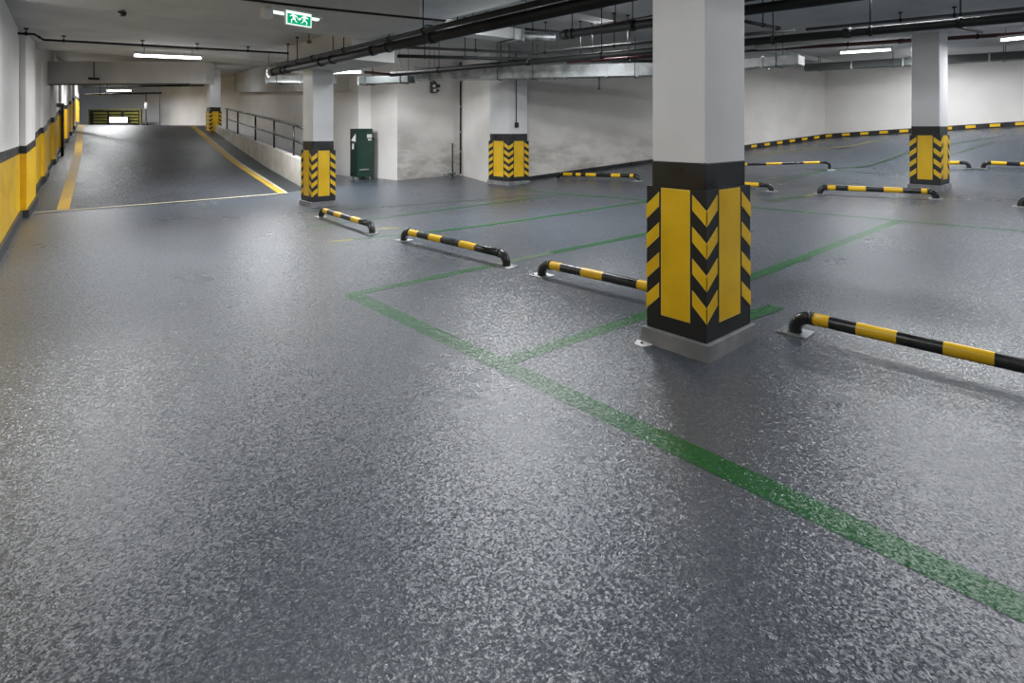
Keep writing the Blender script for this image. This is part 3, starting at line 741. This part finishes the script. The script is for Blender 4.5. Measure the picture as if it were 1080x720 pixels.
duct([at(281, 87, zD), at(352, 87.5, zD)], .45, .20, 'short silver duct showing left of the ramp-side pillar', (0, .5))
duct([at(378, 88.5, 2.80), at(430, 86.5, 2.80)], .35, .18, 'duct box above the bright alcove wall, its shade put into a dark grey', (0,), m='conduit')  # shade on the silver duct put into a darker material
duct([(5.32, 7.72, 3.24), (7.0, 7.60, 3.24)], .4, .2, 'white painted duct lit from above the big black pipe', (.98,), m='fitting')
# flexible corrugated end
t = thing('flexible_duct', (7.05, 7.8, 3.33), 'short corrugated silver hose at the end of the white duct', 'duct')
mb = MB('steel'); q = []; rr = []
for i in range(41):
    k = i/40; q.append(Vector((7.05+.75*k, 7.75-.1*k, 3.33+.05*k))); rr.append(.075+(.012 if i % 2 else 0))
mb.tube(q, rr, 14); part(mb, 'hose', t)
duct([at(848, 74.5, 3.35), at(960, 68.5, 3.35), at(1080, 62, 3.35), at(1150, 57, 3.35)], .35, .20, 'grey green cable duct along the top of the right wall', (.2, .4, .7), m='conduit')
# hanging duct bracket at rear wall
c = at(632, 93, 2.60)
t = thing('wall_bracket', c, 'small metal bracket hanging under the silver duct', 'bracket')
mb = MB('conduit'); mb.tube([c, c+Vector((0, 0, .27))], .02, 8); part(mb, 'rod', t)
mb = MB('conduit'); mb.tube([c-Vector((0,0,.03)), c], .035, 8); part(mb, 'foot', t)
# conduit with switch box on the wall pillar
t = thing('switch_conduit', (9.69, 11.40, 1.75), 'thin conduit running down the wall pillar to a black switch box', 'switch')
pxs = at(543, 132, 1.7)
xx = pxs
cc0 = Vector((9.68+.0, 11.13, 0))
fx = 9.70+.24
mb = MB('rubber'); mb.box(fx-.05, fx+.05, 11.05, 11.13, 1.66, 1.80); part(mb, 'switch_box', t, bevel=.02)
mb = MB('conduit'); mb.tube([(fx, 11.105, 1.8), (fx, 11.105, 3.7)], .013, 8); part(mb, 'conduit', t)
# pipe in the wall corner
c = g(485.5, 184.6)
t = thing('corner_pipe', c, 'thin dark pipe standing in the wall corner left of the wall pillar', 'pipe')
o = c+Vector((-.08, -.12, 0))
mb = MB('darkpipe'); mb.tube([o+Vector((0,0,.05)), Vector((o.x, o.y, 3.7))], .028, 10); part(mb, 'pipe', t)
for z in (.9, 1.5, 2.3):
    mb = MB('steel'); mb.tube([(o.x, o.y, z), (o.x, o.y, z+.06)], .038, 10); part(mb, 'clamp', t)
c = g(477.5, 185.6)
t = thing('water_valve', c, 'small valve and stub pipe at the foot of the stained wall', 'valve')
o = c+Vector((-.12, -.16, 0))
mb = MB('conduit'); mb.tube([o, o+Vector((0,0,1.02))], .026, 10); part(mb, 'riser', t)
mb = MB('steel'); mb.tube([o+Vector((-.3,.0,.1)), o+Vector((.10,.0,.1))], .035, 10); part(mb, 'cross_pipe', t)
mb = MB('steel'); mb.tube([o+Vector((-.12,-.05,.05)), o+Vector((-.12,-.05,.22))], .06, 10); part(mb, 'valve_wheel', t)
# control box on stained wall
k = .62; c = wc+(wd-wc)*.58; dirw = (wd-wc); dirw.z = 0; dirw.normalize(); nn = Vector((dirw.y, -dirw.x, 0))
zc_ = 2.9
t = thing('wall_speaker', (c.x, c.y, zc_), 'small grey box with a lamp high on the stained wall', 'box')
t.rotation_euler.z = math.atan2(dirw.y, dirw.x)
mb = MB('conduit'); mb.box(-.16, .02, -.09, 0, -.17, .17); mb.build('housing', t)
mb = MB('fitting'); mb.tube([(-.07, -.09, .04), (-.07, -.12, .04)], .045, 10); mb.tube([(-.05, -.09, -.09), (-.05, -.12, -.09)], .05, 10); mb.build('dial', t)
mb = MB('plate'); mb.tube([(.09, 0, .05), (.09, -.11, .05)], .05, 10); mb.tube([(.09, 0, -.09), (.09, -.09, -.09)], .03, 10); mb.build('lamp_head', t)

# ------------------------------------------------------------------ exit sign
sg0 = atD(302, 25, 6.15); sg1 = atD(328.5, 26, 6.40)
v = sg1-sg0; v.z = 0; SW = v.length; SH = .15
t = thing('exit_sign', (sg0.x, sg0.y, sg0.z), 'lit green exit sign with running figures, hanging under the ceiling', 'sign', rz=math.atan2(v.y, v.x))
mb = MB('fitting'); mb.box(-.008, SW+.008, .004, .03, -.008, SH+.02); mb.build('sign_case', t)
mb = MB('signwhite'); mb.box(0, SW, .0, .004, 0, SH); mb.build('lit_border', t)
mb = MB('signgreen'); mb.box(.012, SW-.012, -.003, .0, .012, SH-.03); mb.build('green_face', t)
mb = MB('signwhite')
def pl(pts):
    mb.hexa([(x, -.006, z) for x, z in pts], [(x, -.003, z) for x, z in pts])
def man(cx, f):
    P = lambda x, z: (cx+f*x, z)
    hd = [(cx+f*.012+.014*math.cos(a), .132+.014*math.sin(a)) for a in [2*math.pi*i/10 for i in range(10)]]; pl(hd)
    pl([P(-.020,.112), P(.016,.118), P(.006,.066), P(-.020,.070)])          # trunk
    pl([P(.010,.116), P(.045,.094), P(.043,.086), P(.006,.100)])            # leading arm
    pl([P(-.016,.112), P(-.046,.098), P(-.048,.074), P(-.040,.074), P(-.038,.092), P(-.014,.098)])   # trailing arm
    pl([P(-.002,.072), P(.030,.056), P(.028,.022), P(.018,.022), P(.020,.050), P(-.010,.060)])       # leading leg
    pl([P(-.020,.074), P(-.006,.068), P(-.022,.040), P(-.046,.030), P(-.048,.038), P(-.028,.046)])   # trailing leg
man(SW*.27, -1); man(SW*.72, 1)
pl([(SW*.46, .085), (SW*.54, .085), (SW*.54, .060), (SW*.46, .060)])
mb.build('running_figure', t)
# slim lamp bar above the sign
t2 = thing('emergency_light', (sg0.x-.22, sg0.y+.04, sg0.z+SH-.06), 'white emergency lamp bar with end box above the exit sign', 'light', rz=math.atan2(v.y, v.x))
mb = MB('fitting'); mb.box(-.02, .08, -.05, .05, -.05, .08); mb.build('end_box', t2, bevel=.01)
mb = MB('signwhite'); mb.box(.08, .66, -.03, .03, .02, .045); mb.build('lamp_bar', t2)
mb = MB('fitting'); mb.box(.08, .70, -.035, .035, .045, .06); mb.build('cover', t2)
# detectors
def detector(p, zc, label):
    t = thing('smoke_detector', p, label, 'detector')
    mb = MB('plate'); mb.tube([p, p+Vector((0,0,.02)), p+Vector((0,0,.05))], [.025, .04, .04], 14); part(mb, 'sensor_head', t)
    mb = MB('conduit'); mb.tube([p+Vector((0,0,.05)), Vector((p.x, p.y, zc))], .008, 8); part(mb, 'rod', t)
detector(at(326, 46, 3.05), 3.4, 'small dark detector on a rod below the exit sign')
detector(at(129, 17, 2.88), 2.95, 'small dark detector under the big beam on the left')
# camera mount
def cctv(p, zc, label):
    t = thing('pipe_bracket', p, label, 'bracket')
    mb = MB('darkpipe'); mb.box(p.x-.12, p.x+.12, p.y-.03, p.y+.03, p.z-.03, p.z+.03); part(mb, 'bar', t)
    mb = MB('darkpipe'); mb.tube([p, Vector((p.x, p.y, zc))], .012, 8); part(mb, 'rod', t)
cctv(at(99, 83, 2.95), 3.4, 'dark bracket on the beam over the ramp, left end')
cctv(at(206, 84, 2.95), 3.4, 'dark bracket on the beam over the ramp, right end')
